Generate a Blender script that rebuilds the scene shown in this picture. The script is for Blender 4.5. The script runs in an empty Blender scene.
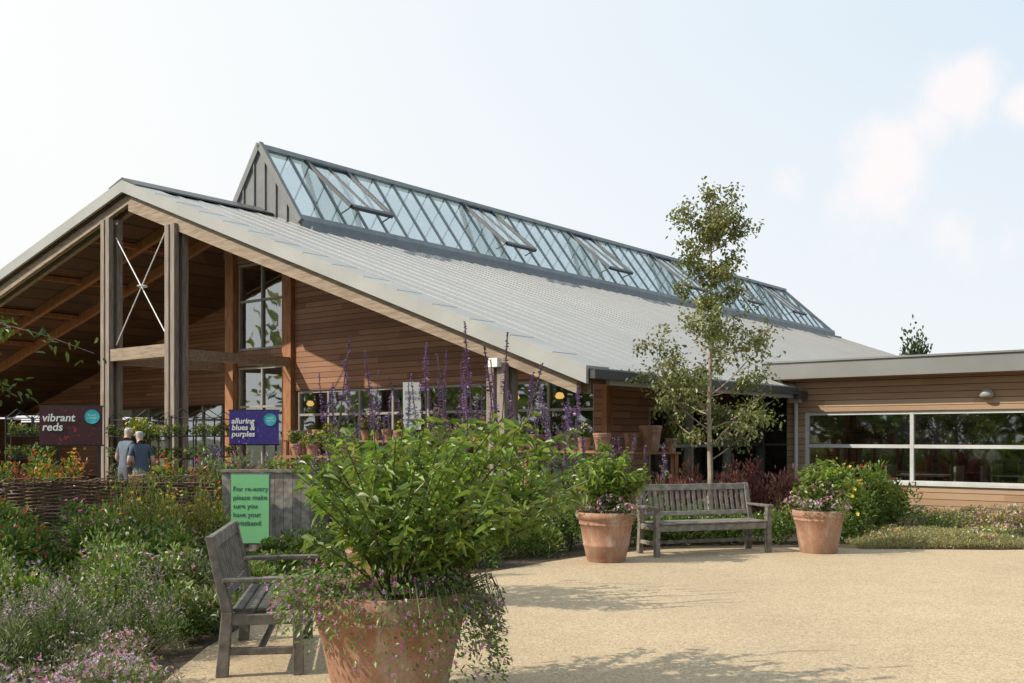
import bpy, math, random
import numpy as np
from mathutils import Vector, Matrix
random.seed(7); rng=np.random.default_rng(11)
R=math.radians
scene=bpy.context.scene
col=scene.collection

# ---------------------------------------------------------------- mesh builder
class MB:
    def __init__(s): s.v=[];s.f=[];s.c=[];s.m=[];s.n=0
    def add(s,v,f,c=(1,1,1),mi=0):
        v=np.asarray(v,float).reshape(-1,3); f=np.asarray(f,int).reshape(-1,4)
        c=np.asarray(c,float)
        if c.ndim==1: c=np.tile(c,(len(v),1))
        s.v.append(v); s.f.append(f+s.n); s.c.append(c); s.m.append(np.full(len(f),mi)); s.n+=len(v)
    def box(s,x0,x1,y0,y1,z0,z1,c=(1,1,1),mi=0):
        v=[(x0,y0,z0),(x1,y0,z0),(x1,y1,z0),(x0,y1,z0),(x0,y0,z1),(x1,y0,z1),(x1,y1,z1),(x0,y1,z1)]
        s.add(v,BF,c,mi)
    def hexa(s,v,c=(1,1,1),mi=0): s.add(v,BF,c,mi)
    def beam(s,p0,p1,w,h,up=(0,0,1),c=(1,1,1),mi=0):
        p0=np.array(p0,float);p1=np.array(p1,float);d=p1-p0;d/=np.linalg.norm(d)
        sd=np.cross(d,up);sd/=np.linalg.norm(sd);u=np.cross(sd,d)
        a=sd*w/2;b=u*h/2
        v=[p0-a-b,p0+a-b,p1+a-b,p1-a-b,p0-a+b,p0+a+b,p1+a+b,p1-a+b]
        s.add(v,BF,c,mi)
    def tube(s,pts,rad,sides=5,c=(1,1,1),mi=0):
        pts=np.asarray(pts,float);n=len(pts);rad=np.broadcast_to(np.asarray(rad,float),(n,))
        T=np.gradient(pts,axis=0);T/=np.linalg.norm(T,axis=1)[:,None]+1e-9
        ref=np.array([0,0,1.]) if abs(T[:,2]).mean()<.8 else np.array([1.,0,0])
        A=np.cross(T,ref);A/=np.linalg.norm(A,axis=1)[:,None]+1e-9;B=np.cross(T,A)
        an=np.linspace(0,2*np.pi,sides,endpoint=False)
        ring=pts[:,None,:]+rad[:,None,None]*(np.cos(an)[None,:,None]*A[:,None,:]+np.sin(an)[None,:,None]*B[:,None,:])
        i=np.arange(n-1)[:,None]*sides;j=np.arange(sides)[None,:];k=(j+1)%sides
        f=np.stack([i+j,i+k,i+sides+k,i+sides+j],-1).reshape(-1,4)
        s.add(ring.reshape(-1,3),f,c,mi)
    def lathe(s,prof,cx=0,cy=0,z=0,sides=40,c=(1,1,1),mi=0):
        prof=np.array(prof,float);n=len(prof);an=np.linspace(0,2*np.pi,sides,endpoint=False)
        ring=np.stack([cx+prof[:,0:1]*np.cos(an),cy+prof[:,0:1]*np.sin(an),np.broadcast_to(z+prof[:,1:2],(n,sides))],-1)
        i=np.arange(n-1)[:,None]*sides;j=np.arange(sides)[None,:];k=(j+1)%sides
        f=np.stack([i+j,i+k,i+sides+k,i+sides+j],-1).reshape(-1,4)
        s.add(ring.reshape(-1,3),f,c,mi)
    def leaves(s,P,D,L,W,C,fold=.18,droop=.15,simple=False,mi=0):
        P=np.asarray(P,float);n=len(P)
        D=D/(np.linalg.norm(D,axis=1)[:,None]+1e-9)
        rnd=rng.normal(size=(n,3))*.5+np.array([0,0,1.])
        S=np.cross(D,rnd);S/=np.linalg.norm(S,axis=1)[:,None]+1e-9
        N=np.cross(S,D)
        L=np.broadcast_to(L,(n,))[:,None];W=np.broadcast_to(W,(n,))[:,None]
        dz=np.array([0,0,-1.])*L*droop
        if simple:
            v=np.stack([P,P+D*L*.5+S*W*.5,P+D*L+dz,P+D*L*.5-S*W*.5],1)
            f=np.arange(n)[:,None]*4+np.array([0,1,2,3]);k=4
        else:
            up=N*W*fold
            v=np.stack([P,P+D*L*.3+S*W*.45+up,P+D*L*.68+S*W*.36+up+dz*.4,P+D*L+dz,P+D*L*.68-S*W*.36+up+dz*.4,P+D*L*.3-S*W*.45+up],1)
            f=(np.arange(n)[:,None,None]*6+np.array([[0,1,2,3],[0,3,4,5]])).reshape(-1,4);k=6
        C=np.asarray(C,float)
        if C.ndim==1:C=np.tile(C,(n,1))
        s.add(v.reshape(-1,3),f,np.repeat(C,k,axis=0),mi)
    def build(s,name,mats,parent=None,loc=(0,0,0),rot=0,smooth=False):
        V=np.concatenate(s.v);F=np.concatenate(s.f);C=np.concatenate(s.c);M=np.concatenate(s.m)
        me=bpy.data.meshes.new(name)
        me.vertices.add(len(V));me.vertices.foreach_set('co',V.ravel())
        me.loops.add(len(F)*4);me.loops.foreach_set('vertex_index',F.ravel())
        me.polygons.add(len(F));me.polygons.foreach_set('loop_start',np.arange(len(F))*4)
        me.polygons.foreach_set('loop_total',np.full(len(F),4))
        me.polygons.foreach_set('material_index',M)
        me.polygons.foreach_set('use_smooth',np.full(len(F),bool(smooth)))
        me.update(calc_edges=True)
        ca=me.color_attributes.new('Col','FLOAT_COLOR','POINT')
        ca.data.foreach_set('color',np.concatenate([C,np.ones((len(C),1))],1).ravel())
        for m in (mats if isinstance(mats,(list,tuple)) else [mats]): me.materials.append(m)
        o=bpy.data.objects.new(name,me);col.objects.link(o)
        o.location=loc;o.rotation_euler=(0,0,rot)
        if parent: o.parent=parent
        return o
BF=[(0,3,2,1),(4,5,6,7),(0,1,5,4),(1,2,6,5),(2,3,7,6),(3,0,4,7)]
def empty(name,loc=(0,0,0),rot=0):
    o=bpy.data.objects.new(name,None);col.objects.link(o);o.location=loc;o.rotation_euler=(0,0,rot);return o

# ---------------------------------------------------------------- materials
def newmat(name):
    m=bpy.data.materials.new(name);m.use_nodes=True
    nt=m.node_tree;b=nt.nodes['Principled BSDF'];return m,nt,b
def N(nt,t,**k):
    n=nt.nodes.new(t)
    for a,v in k.items():setattr(n,a,v)
    return n
def lk(nt,a,b): nt.links.new(a,b)
def ramp(nt,fac,stops):
    r=N(nt,'ShaderNodeValToRGB');e=r.color_ramp.elements
    while len(e)<len(stops): e.new(.5)
    for i,(p,c) in enumerate(stops): e[i].position=p;e[i].color=(*c,1)
    lk(nt,fac,r.inputs[0]);return r.outputs[0]
def coords(nt,scale=(1,1,1),kind='Object'):
    t=N(nt,'ShaderNodeTexCoord');mp=N(nt,'ShaderNodeMapping');mp.inputs['Scale'].default_value=scale
    lk(nt,t.outputs[kind],mp.inputs[0]);return mp.outputs[0]
def noise(nt,vec,scale,detail=4,rough=.6):
    n=N(nt,'ShaderNodeTexNoise');n.inputs['Scale'].default_value=scale;n.inputs['Detail'].default_value=detail;n.inputs['Roughness'].default_value=rough
    lk(nt,vec,n.inputs['Vector']);return n.outputs[0]
def bump(nt,b,h,strength=.3,dist=.01):
    n=N(nt,'ShaderNodeBump');n.inputs['Strength'].default_value=strength;n.inputs['Distance'].default_value=dist
    lk(nt,h,n.inputs['Height']);lk(nt,n.outputs[0],b.inputs['Normal'])
def mixc(nt,fac,a,b,mode='MIX'):
    m=N(nt,'ShaderNodeMix',data_type='RGBA',blend_type=mode)
    for sock,val in ((m.inputs[0],fac),(m.inputs[6],a),(m.inputs[7],b)):
        if isinstance(val,(int,float)): sock.default_value=val
        elif isinstance(val,tuple): sock.default_value=(*val,1)
        else: lk(nt,val,sock)
    return m.outputs[2]
def math_(nt,op,a,b=None,c=None):
    m=N(nt,'ShaderNodeMath',operation=op)
    for i,val in enumerate((a,b,c)):
        if val is None: continue
        if isinstance(val,(int,float)): m.inputs[i].default_value=val
        else: lk(nt,val,m.inputs[i])
    return m.outputs[0]

def m_noise(name,stops,scale,rough=.7,sc=(1,1,1),bs=.3,bd=.01,metal=0,detail=5,attr=False):
    m,nt,b=newmat(name);v=coords(nt,sc);n=noise(nt,v,scale,detail)
    c=ramp(nt,n,stops)
    if attr:
        a=N(nt,'ShaderNodeAttribute',attribute_name='Col');c=mixc(nt,1.0,c,a.outputs[0],'MULTIPLY')
    lk(nt,c,b.inputs['Base Color']);b.inputs['Roughness'].default_value=rough;b.inputs['Metallic'].default_value=metal
    if bs: bump(nt,b,n,bs,bd)
    return m
def m_foliage():
    m,nt,b=newmat('foliage');nt.nodes.remove(b)
    a=N(nt,'ShaderNodeAttribute',attribute_name='Col')
    d=N(nt,'ShaderNodeBsdfDiffuse');lk(nt,a.outputs[0],d.inputs[0])
    g=N(nt,'ShaderNodeBsdfGlossy');g.inputs[0].default_value=(.9,.95,.9,1);g.inputs['Roughness'].default_value=.42
    t=N(nt,'ShaderNodeBsdfTranslucent')
    c2=mixc(nt,1.0,a.outputs[0],(1.4,1.3,.7),'MULTIPLY');lk(nt,c2,t.inputs[0])
    mx=N(nt,'ShaderNodeMixShader');mx.inputs[0].default_value=.42
    lk(nt,d.outputs[0],mx.inputs[1]);lk(nt,t.outputs[0],mx.inputs[2])
    m2=N(nt,'ShaderNodeMixShader');m2.inputs[0].default_value=.045
    lk(nt,mx.outputs[0],m2.inputs[1]);lk(nt,g.outputs[0],m2.inputs[2])
    lk(nt,m2.outputs[0],nt.nodes['Material Output'].inputs[0]);return m
FOL=m_foliage()
BARK=m_noise('bark',[(.3,(.20,.15,.11)),(.55,(.34,.27,.21)),(.75,(.48,.42,.36))],14,.85,(1,1,.35))
def m_terracotta():
    m,nt,b=newmat('terracotta');v=coords(nt);v2=coords(nt,(1.3,1.3,.28))
    n=noise(nt,v,4.5,7,.65);n2=noise(nt,v2,6,8,.75);n3=noise(nt,v,60,3);n4=noise(nt,v,2.2,6,.7)
    c=ramp(nt,n,[(.3,(.21,.095,.055)),(.5,(.35,.17,.105)),(.7,(.42,.235,.155))])
    w=ramp(nt,n2,[(.48,(0,0,0)),(.66,(.8,.8,.8))])
    c=mixc(nt,w,c,(.53,.44,.37))
    dk=ramp(nt,n4,[(.48,(0,0,0)),(.68,(.6,.6,.6))])
    c=mixc(nt,dk,c,(.15,.10,.07))
    c=mixc(nt,.25,c,ramp(nt,n3,[(.3,(.14,.07,.045)),(.7,(.46,.32,.24))]))
    lk(nt,c,b.inputs['Base Color']);b.inputs['Roughness'].default_value=.88;bump(nt,b,n3,.3,.006);return m
TERRA=m_terracotta()
SOIL=m_noise('soil',[(.3,(.035,.024,.016)),(.7,(.10,.07,.045))],9,.95,bs=.8,bd=.03)
WEATH=m_noise('weathered_wood',[(.25,(.10,.088,.075)),(.5,(.20,.18,.155)),(.75,(.33,.30,.26))],11,.8,(1,1,1),bs=.4,attr=True)
def m_wood(name,a,b_,c,sc,rough=.7):
    return m_noise(name,[(.25,a),(.5,b_),(.75,c)],4,rough,sc,bs=.2)
POST=m_wood('grey_timber_post',(.12,.09,.075),(.24,.195,.16),(.35,.30,.26),(6,6,.6))
RAFT=m_wood('rafter_timber',(.15,.11,.075),(.28,.21,.15),(.38,.31,.24),(.6,3,6))
WARM=m_wood('warm_timber',(.20,.08,.03),(.32,.14,.06),(.42,.20,.10),(3,3,.7))
def m_clad(name,cols,pitch=.14):
    m,nt,b=newmat(name)
    t=N(nt,'ShaderNodeTexCoord');sp=N(nt,'ShaderNodeSeparateXYZ');lk(nt,t.outputs['Object'],sp.inputs[0])
    zz=math_(nt,'DIVIDE',sp.outputs[2],pitch);fl=math_(nt,'FLOOR',zz);fr=math_(nt,'FRACT',zz)
    xy=math_(nt,'ADD',sp.outputs[0],sp.outputs[1]);off=math_(nt,'MULTIPLY',fl,1.37)
    xs=math_(nt,'FLOOR',math_(nt,'DIVIDE',math_(nt,'ADD',xy,off),3.1))
    cb=N(nt,'ShaderNodeCombineXYZ');lk(nt,xs,cb.inputs[0]);lk(nt,fl,cb.inputs[1])
    wn=N(nt,'ShaderNodeTexWhiteNoise',noise_dimensions='3D');lk(nt,cb.outputs[0],wn.inputs[0])
    v=coords(nt,(1.2,1.2,14));n=noise(nt,v,3,5);st=noise(nt,coords(nt,(.6,.6,.25)),1.0,5)
    f=math_(nt,'ADD',math_(nt,'MULTIPLY',wn.outputs[0],.4),math_(nt,'MULTIPLY',n,.3))
    f=math_(nt,'ADD',f,math_(nt,'MULTIPLY',st,.35))
    c=ramp(nt,f,[(.2,cols[0]),(.5,cols[1]),(.85,cols[2])])
    g=math_(nt,'LESS_THAN',fr,.1)
    c=mixc(nt,g,c,tuple(x*.25 for x in cols[0]))
    lk(nt,c,b.inputs['Base Color']);b.inputs['Roughness'].default_value=.65
    bump(nt,b,math_(nt,'SUBTRACT',1.0,g),.6,.02);return m
CLAD=m_clad('timber_cladding',[(.145,.066,.038),(.26,.125,.070),(.36,.195,.115)])
CLADP=m_clad('pale_timber_cladding',[(.27,.16,.09),(.37,.24,.145),(.47,.33,.23)])
def m_plain(name,c,rough=.5,metal=0,spec=.5,var=.12,scale=3):
    m,nt,b=newmat(name);v=coords(nt);n=noise(nt,v,scale,4)
    lo=tuple(x*(1-var) for x in c);hi=tuple(min(1,x*(1+var)) for x in c)
    lk(nt,ramp(nt,n,[(.3,lo),(.7,hi)]),b.inputs['Base Color']);b.inputs['Roughness'].default_value=rough;b.inputs['Metallic'].default_value=metal
    return m
ZINC=m_noise('zinc_roof',[(.3,(.33,.335,.335)),(.7,(.385,.39,.385))],.5,.42,(.5,1.5,1),bs=0,metal=.3)
SEAM=m_noise('seam_metal',[(.3,(.27,.275,.275)),(.7,(.31,.315,.315))],.5,.42,(.5,1.5,1),bs=0,metal=.3)
FASC=m_plain('metal_fascia',(.35,.355,.345),.5,.15,scale=.7)
DARKM=m_plain('dark_metal',(.07,.075,.08),.45,.3)
GREYM=m_plain('frame_metal',(.16,.18,.19),.45,.3)
WFRAME=m_plain('pale_window_frame',(.50,.51,.50),.5)
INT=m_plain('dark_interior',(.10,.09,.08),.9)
INTL=m_plain('interior_items',(.40,.33,.25),.8,var=.7,scale=1.3)
WHITE=m_plain('white_paint',(.78,.78,.76),.5,var=.04)
BLACK=m_plain('black_metal',(.02,.02,.02),.5)
def m_glass(name,refl,tint,r=.02):
    m,nt,b=newmat(name);nt.nodes.remove(b)
    t=N(nt,'ShaderNodeBsdfTransparent');t.inputs[0].default_value=(*tint,1)
    g=N(nt,'ShaderNodeBsdfGlossy');g.inputs[0].default_value=(.85,.9,.92,1);g.inputs['Roughness'].default_value=r
    v=coords(nt,(1,1,1));n=noise(nt,v,.9,2);bp=N(nt,'ShaderNodeBump');bp.inputs['Strength'].default_value=.12;bp.inputs['Distance'].default_value=.03
    lk(nt,n,bp.inputs['Height']);lk(nt,bp.outputs[0],g.inputs['Normal'])
    lw=N(nt,'ShaderNodeLayerWeight');lw.inputs[0].default_value=.5
    f=math_(nt,'ADD',math_(nt,'MULTIPLY',lw.outputs[1],.35),refl)
    mx=N(nt,'ShaderNodeMixShader');lk(nt,f,mx.inputs[0]);lk(nt,t.outputs[0],mx.inputs[1]);lk(nt,g.outputs[0],mx.inputs[2])
    lk(nt,mx.outputs[0],nt.nodes['Material Output'].inputs[0]);return m
GLASS=m_glass('window_glass',.24,(.7,.75,.73))
LGLASS=m_glass('lantern_glass',.22,(.78,.85,.85),.06)
def m_emit(name,c,s):
    m,nt,b=newmat(name);b.inputs['Emission Color'].default_value=(*c,1);b.inputs['Emission Strength'].default_value=s;b.inputs['Base Color'].default_value=(*c,1);return m
LAMP=m_emit('lamp_glow',(1,.55,.15),1.6)

def m_gravel():
    m,nt,b=newmat('resin_gravel');v=coords(nt)
    a=noise(nt,v,160,3,.7);big=noise(nt,v,.35,5,.6);vo=N(nt,'ShaderNodeTexVoronoi');vo.inputs['Scale'].default_value=85;lk(nt,v,vo.inputs['Vector'])
    mid=noise(nt,v,2.6,6,.7)
    sp=N(nt,'ShaderNodeSeparateColor');lk(nt,vo.outputs['Color'],sp.inputs[0])
    c=ramp(nt,sp.outputs[0],[(.0,(.19,.125,.07)),(.25,(.41,.31,.185)),(.7,(.53,.425,.28)),(1,(.70,.62,.48))])
    c=mixc(nt,.45,c,ramp(nt,a,[(.3,(.32,.24,.145)),(.7,(.55,.455,.32))]))
    c=mixc(nt,1.0,c,ramp(nt,big,[(.3,(.88,.87,.86)),(.7,(1.08,1.06,1.04))]),'MULTIPLY')
    c=mixc(nt,1.0,c,ramp(nt,mid,[(.3,(.94,.94,.93)),(.7,(1.04,1.04,1.03))]),'MULTIPLY')
    lk(nt,c,b.inputs['Base Color']);b.inputs['Roughness'].default_value=.85;bump(nt,b,a,.5,.006);return m
GRAVEL=m_gravel()
GROUND=m_noise('ground_soil_grass',[(.3,(.05,.045,.025)),(.5,(.06,.08,.03)),(.7,(.09,.11,.04))],1.5,.95,bs=.5,bd=.04)

# ---------------------------------------------------------------- ground
def sheet(name,pts,z,mat):
    me=bpy.data.meshes.new(name);me.from_pydata([(x,y,z) for x,y in pts],[],[tuple(range(len(pts)))]);me.materials.append(mat)
    o=bpy.data.objects.new(name,me);col.objects.link(o);return o
sheet('ground',[(-400,-400),(400,-400),(400,400),(-400,400)],0,GROUND)
sheet('terrace',[(-2.1,-12),(22,-12),(22,14.6),(9,14.3),(6.8,13.95),(5,14.15),(3.9,14.3),(2.2,14.1),(1.1,13.4),(.5,12.7),(-.1,11.9),(-.9,11.1),(-1.7,10.3),(-2.2,9.2),(-2.3,7.5),(-2.15,4)],.008,GRAVEL)
sheet('flower_bed',[(-12,-2),(-2.1,-2),(-2.15,4),(-2.3,7.5),(-2.2,9.2),(-1.7,10.3),(-.9,11.1),(-.1,11.9),(.5,12.7),(1.1,13.4),(2.2,14.1),(3.9,14.3),(5,14.15),(6.8,13.95),(9,14.3),(14,14.5),(9.7,19.4),(6.3,22.3),(1.6,15.2),(-3,15.4),(-12,15.4)],.004,SOIL)

# ---------------------------------------------------------------- building
ang=math.atan2(-.6275,.7786)
B=empty('garden_centre_building',(1.17,16,0),ang)
AX=-13.8; AZ=7.85; SR=(AZ-2.7)/13.8; SL=.233; LEN=43; LX=-36
def rz(x): return 2.7-x*SR if x>=AX else AZ-(AX-x)*SL
mb=MB()
t=.16
def slab(mb,x0,x1,y0,y1,dz0,dz1,mi=0):
    za,zb=rz(x0),rz(x1)
    mb.hexa([(x0,y0,za+dz0),(x1,y0,zb+dz0),(x1,y1,zb+dz0),(x0,y1,za+dz0),(x0,y0,za+dz1),(x1,y0,zb+dz1),(x1,y1,zb+dz1),(x0,y1,za+dz1)],mi=mi)
slab(mb,AX,0,0.02,LEN,-t,0);slab(mb,LX,AX,0.02,LEN,-t,0)
mb.build('roof',ZINC,B)
mb=MB()
y=1.1
while y<LEN-.1:
    mb.beam((AX+.25,y,rz(AX+.25)+.008),(-.02,y,rz(-.02)+.008),.035,.03)
    y+=.6
mb.build('roof_seams',SEAM,B)
mb=MB()
for x0,x1 in ((AX,0.06),(LX,AX)):
    slab(mb,x0,x1,-.06,.6,.002,.05)
    slab(mb,x0,x1,-.06,.01,-.24,.001)
x=-.6
while x>AX:
    mb.box(x-.008,x+.008,-.065,.605,rz(x)+.03,rz(x)+.056);x-=.9
mb.box(-.02,.07,.62,LEN,2.44,2.70)
mb.build('verge_flashing',FASC,B)
mb=MB()
mb.box(.075,.19,.0,8.0,2.52,2.66);mb.box(.075,.19,8.0,LEN,2.42,2.6)
mb.build('gutter',DARKM,B)
mb=MB()
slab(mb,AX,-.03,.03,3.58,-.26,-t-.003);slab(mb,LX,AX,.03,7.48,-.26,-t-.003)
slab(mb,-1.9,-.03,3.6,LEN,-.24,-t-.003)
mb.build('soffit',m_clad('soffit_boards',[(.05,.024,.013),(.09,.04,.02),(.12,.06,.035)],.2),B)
mb=MB()
for yy in (.12,.42):
    for x0,x1 in ((AX,-.25),(LX,AX)):
        za,zb=rz(x0),rz(x1)
        mb.hexa([(x0,yy,za-.68),(x1,yy,zb-.5),(x1,yy+.12,zb-.5),(x0,yy+.12,za-.68),(x0,yy,za-.265),(x1,yy,zb-.265),(x1,yy+.12,zb-.265),(x0,yy+.12,za-.265)])
mb.build('verge_rafters',RAFT,B)
mb=MB()
for yy in (1.9,3.38):
    for x0,x1 in ((AX,-2.1),(LX,AX)):
        za,zb=rz(x0),rz(x1)
        mb.hexa([(x0,yy,za-.55),(x1,yy,zb-.53),(x1,yy+.14,zb-.53),(x0,yy+.14,za-.55),(x0,yy,za-.27),(x1,yy,zb-.27),(x1,yy+.14,zb-.27),(x0,yy+.14,za-.27)])
for x in (-5,-8,-11,-16.5,-19.5,-22.5,-25.5,-28.5):
    mb.box(x-.06,x+.06,.56,3.36,rz(x)-.42,rz(x)-.28)
mb.build('inner_rafters',WARM,B)
mb=MB()
mb.hexa([(AX-.62,-.05,rz(AX-.62)+.052),(AX,-.05,AZ+.03),(AX,4.05,AZ+.03),(AX-.62,4.05,rz(AX-.62)+.052),(AX-.62,-.05,rz(AX-.62)+.09),(AX,-.05,AZ+.12),(AX,4.05,AZ+.12),(AX-.62,4.05,rz(AX-.62)+.09)])
mb.hexa([(AX,-.05,AZ+.03),(AX+.62,-.05,rz(AX+.62)+.052),(AX+.62,4.05,rz(AX+.62)+.052),(AX,4.05,AZ+.03),(AX,-.05,AZ+.12),(AX+.62,-.05,rz(AX+.62)+.09),(AX+.62,4.05,rz(AX+.62)+.09),(AX,4.05,AZ+.12)])
mb.build('ridge_cap',DARKM,B)
# lantern
w=1.63;bz=7.42;pz=9.6;y0=4.14;y1=39.2;y2=42.2
mb=MB()
mb.hexa([(AX-w-.08,y0,6.6),(AX+w+.08,y0,6.6),(AX+w+.08,y2,6.6),(AX-w-.08,y2,6.6),(AX-w-.08,y0,bz),(AX+w+.08,y0,bz),(AX+w+.08,y2,bz),(AX-w-.08,y2,bz)])
mb.box(AX-w-.2,AX+w+.42,y0+.1,y2+.1,7.08,7.19)
mb.build('lantern_kerb',GREYM,B)
mb=MB();mb.box(AX-w+.1,AX+w-.1,y0+.1,y2-.1,bz+.002,bz+.02);mb.build('lantern_inner_ceiling',m_plain('lantern_lining',(.5,.52,.52),.8),B)
mb=MB()
mb.add([(AX+w,y0+.05,bz+.02),(AX+w,y2-.05,bz+.02),(AX,y1,pz),(AX,y0+.05,pz)],[(0,1,2,3)])
mb.add([(AX-w,y0+.05,bz+.02),(AX-w,y2-.05,bz+.02),(AX,y1,pz),(AX,y0+.05,pz)],[(0,3,2,1)])
mb.add([(AX+w,y2-.05,bz+.02),(AX-w,y2-.05,bz+.02),(AX,y1,pz),(AX,y1,pz)],[(0,1,2,3)])
mb.build('lantern_glazing',LGLASS,B)
mb=MB()
ny=46
for i in range(ny+1):
    fy=y0+.1+(y2-y0-.2)*i/ny
    for sgn in (1,-1):
        tz=1.0
        if fy>y1: tz=(y2-fy)/(y2-y1)
        top=(AX+sgn*w*(1-tz)+sgn*.0,fy,bz+(pz-bz)*tz+.02)
        if tz>.03: mb.beam((AX+sgn*w,fy,bz+.02),top,.05 if sgn>0 else .035,.07 if sgn>0 else .04,up=(sgn*.8,0,.6))
for sgn in (1,-1):
    mb.beam((AX+sgn*w,y0,bz+.05),(AX+sgn*w,y2,bz+.05),.12,.16)
    mb.beam((AX+sgn*w,y2,bz),(AX,y1,pz),.12,.12)
mb.beam((AX,y0,pz+.05),(AX,y1,pz+.05),.26,.12)
mb.build('lantern_frame',m_plain('lantern_frame_metal',(.24,.27,.28),.45,.3),B)
mb=MB()
g0=y0-.05
mb.add([(AX-w-.1,g0,6.7),(AX+w+.1,g0,6.7),(AX+w+.1,g0,bz+.05),(AX,g0,pz+.12),(AX-w-.1,g0,bz+.05),(AX,g0,6.7)],[(0,5,3,4),(5,1,2,3)])
for dx in (-1.2,-.72,-.24,.24,.72,1.2):
    mb.box(AX+dx-.02,AX+dx+.02,g0-.05,g0-.001,6.9,bz+(pz-bz)*(1-abs(dx)/w)+.05)
for sgn in (1,-1):
    mb.beam((AX+sgn*(w+.14),g0-.02,bz-.08),(AX,g0-.02,pz+.12),.18,.12,up=(0,1,0))
mb.build('lantern_gable',m_plain('gable_metal',(.17,.18,.18),.5,.3),B)
mb=MB();mg=MB()
for vy in (5.6,12.4,18.6,24.8,30.4,35.6):
    wv=1.55; top=np.array([AX+.12,0,pz-.05]);bot=np.array([AX+w,0,bz+.05]);d=bot-top;Ld=np.linalg.norm(d)
    a0=math.atan2(d[2],d[0]);a1=a0+R(15)
    e=top+np.array([math.cos(a1),0,math.sin(a1)])*Ld*.98
    A=[top+[0,vy,0],top+[0,vy+wv,0],e+[0,vy+wv,0],e+[0,vy,0]]
    for p,q in ((0,1),(1,2),(2,3),(3,0)): mb.beam(A[p],A[q],.13,.10,up=(.7,.1,.7))
    mb.beam((A[0]+A[1])/2,(A[2]+A[3])/2,.05,.06,up=(.7,.1,.7))
    for q in (2,3): mb.beam(A[q],bot+[0,vy+(wv if q==2 else 0),.35],.03,.03)
    mg.add(A,[(0,1,2,3)])
mb.build('roof_vent_frames',DARKM,B);mg.build('roof_vent_glass',LGLASS,B)

FY=3.6;FL=7.5
mc=MB();mg=MB();mf=MB();mw=MB()
def wall(mb,x0,x1,z0,z1=None,y=FY,th=.2):
    if z1 is None:
        za,zb=rz(x0)-.25,rz(x1)-.25
    else: za=zb=z1
    mb.hexa([(x0,y,z0),(x1,y,z0),(x1,y+th,z0),(x0,y+th,z0),(x0,y,za),(x1,y,zb),(x1,y+th,zb),(x0,y+th,za)])
def glaz(x0,x1,z0,z1,step,trans=(),y=FY,fw=.06,fm=None):
    f=fm or mf
    mg.add([(x0,y+.1,z0),(x1,y+.1,z0),(x1,y+.1,z1),(x0,y+.1,z1)],[(0,1,2,3)])
    n=max(1,round((x1-x0)/step))
    zs=[z0]+list(trans)+[z1]
    for z in zs:
        f.box(x0,x1,y+.052,y+.14,z-fw/2,z+fw/2)
    for i in range(n+1):
        x=x0+(x1-x0)*i/n
        f.box(x-fw/2,x+fw/2,y+.045,y+.15,z0-fw/2-.003,z1+fw/2+.003)
wall(mc,-11.7,-2.0,2.78)
wall(mc,-2.28,-2.0,0,2.78)
wall(mc,-11.7,-2.28,0,.32); glaz(-11.6,-2.3,.36,2.74,1.16,(2.15,))
wall(mc,AX,-12.1,6.35); wall(mc,-14.2,AX,6.35)
wall(mc,-14.2,-12.1,3.5,3.95)
glaz(-14.15,-12.15,3.98,6.3,1.0,(5.3,));glaz(-14.15,-12.15,.1,3.46,1.0,(2.4,))
for x in (-14.4,-11.9): mw.box(x-.18,x+.18,FY-.12,FY+.22,0,rz(x)-.3)
mc.box(-14.7,-14.6,FY+.23,FL,0,rz(-14.7)-.27)
wall(mc,LX+.3,-14.6,2.74,y=FL);wall(mc,-17.0,-14.6,0,2.74,y=FL);glaz(-26.35,-17.05,.1,2.7,1.15,(2.15,),y=FL)
wall(mc,LX+.3,-26.4,0,2.2,y=FL)
mc.box(LX+.1,LX+.3,.7,FL+.2,0,2.35)
def swall(mb,ya,yb,z0,z1,x=-2.0,th=.2): mb.box(x-th,x,ya,yb,z0,z1)
swall(mc,FY+.2,LEN-.3,2.22,3.1);swall(mc,FY+.2,LEN-.3,0,.5);swall(mc,FY+.2,5.3,.5,2.22)
mg.add([(-2.1,5.3,.5),(-2.1,20,.5),(-2.1,20,2.22),(-2.1,5.3,2.22)],[(0,1,2,3)])
mff=MB()
mff.box(-2.16,-2.03,5.3,20,1.34,1.41);mff.box(-2.16,-2.03,5.3,20,2.15,2.215);mff.box(-2.16,-2.03,5.3,20,.5,.56)
yy=5.3
while yy<20: mff.box(-2.17,-2.0,yy-.04,yy+.04,.505,2.21);yy+=1.9
swall(mc,20,LEN-.3,.5,2.22)
mc.hexa([(-2,LEN-.4,0),(AX,LEN-.4,0),(AX,LEN-.6,0),(-2,LEN-.6,0),(-2,LEN-.4,rz(-2)-.25),(AX,LEN-.4,AZ-.25),(AX,LEN-.6,AZ-.25),(-2,LEN-.6,rz(-2)-.25)])
mc.build('cladding_walls',CLAD,B)
mw.box(-2.06,-1.94,FY-.04,FY+.18,0,3.0)
mw.build('timber_posts_orange',WARM,B)
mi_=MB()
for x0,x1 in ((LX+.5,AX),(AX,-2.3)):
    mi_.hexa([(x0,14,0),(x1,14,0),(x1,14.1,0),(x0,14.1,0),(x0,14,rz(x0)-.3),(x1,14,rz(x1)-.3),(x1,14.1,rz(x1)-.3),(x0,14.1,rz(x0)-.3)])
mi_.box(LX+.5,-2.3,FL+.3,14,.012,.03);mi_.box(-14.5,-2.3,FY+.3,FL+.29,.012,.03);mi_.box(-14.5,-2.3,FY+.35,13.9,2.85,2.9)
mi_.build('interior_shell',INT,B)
mit=MB()
for i in range(46):
    x=random.uniform(-13.5,-3);yy=random.uniform(4.6,9);h=random.uniform(.7,1.9);ww=random.uniform(.2,.7)
    mit.box(x-ww,x+ww,yy,yy+.4,.04,h)
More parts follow.
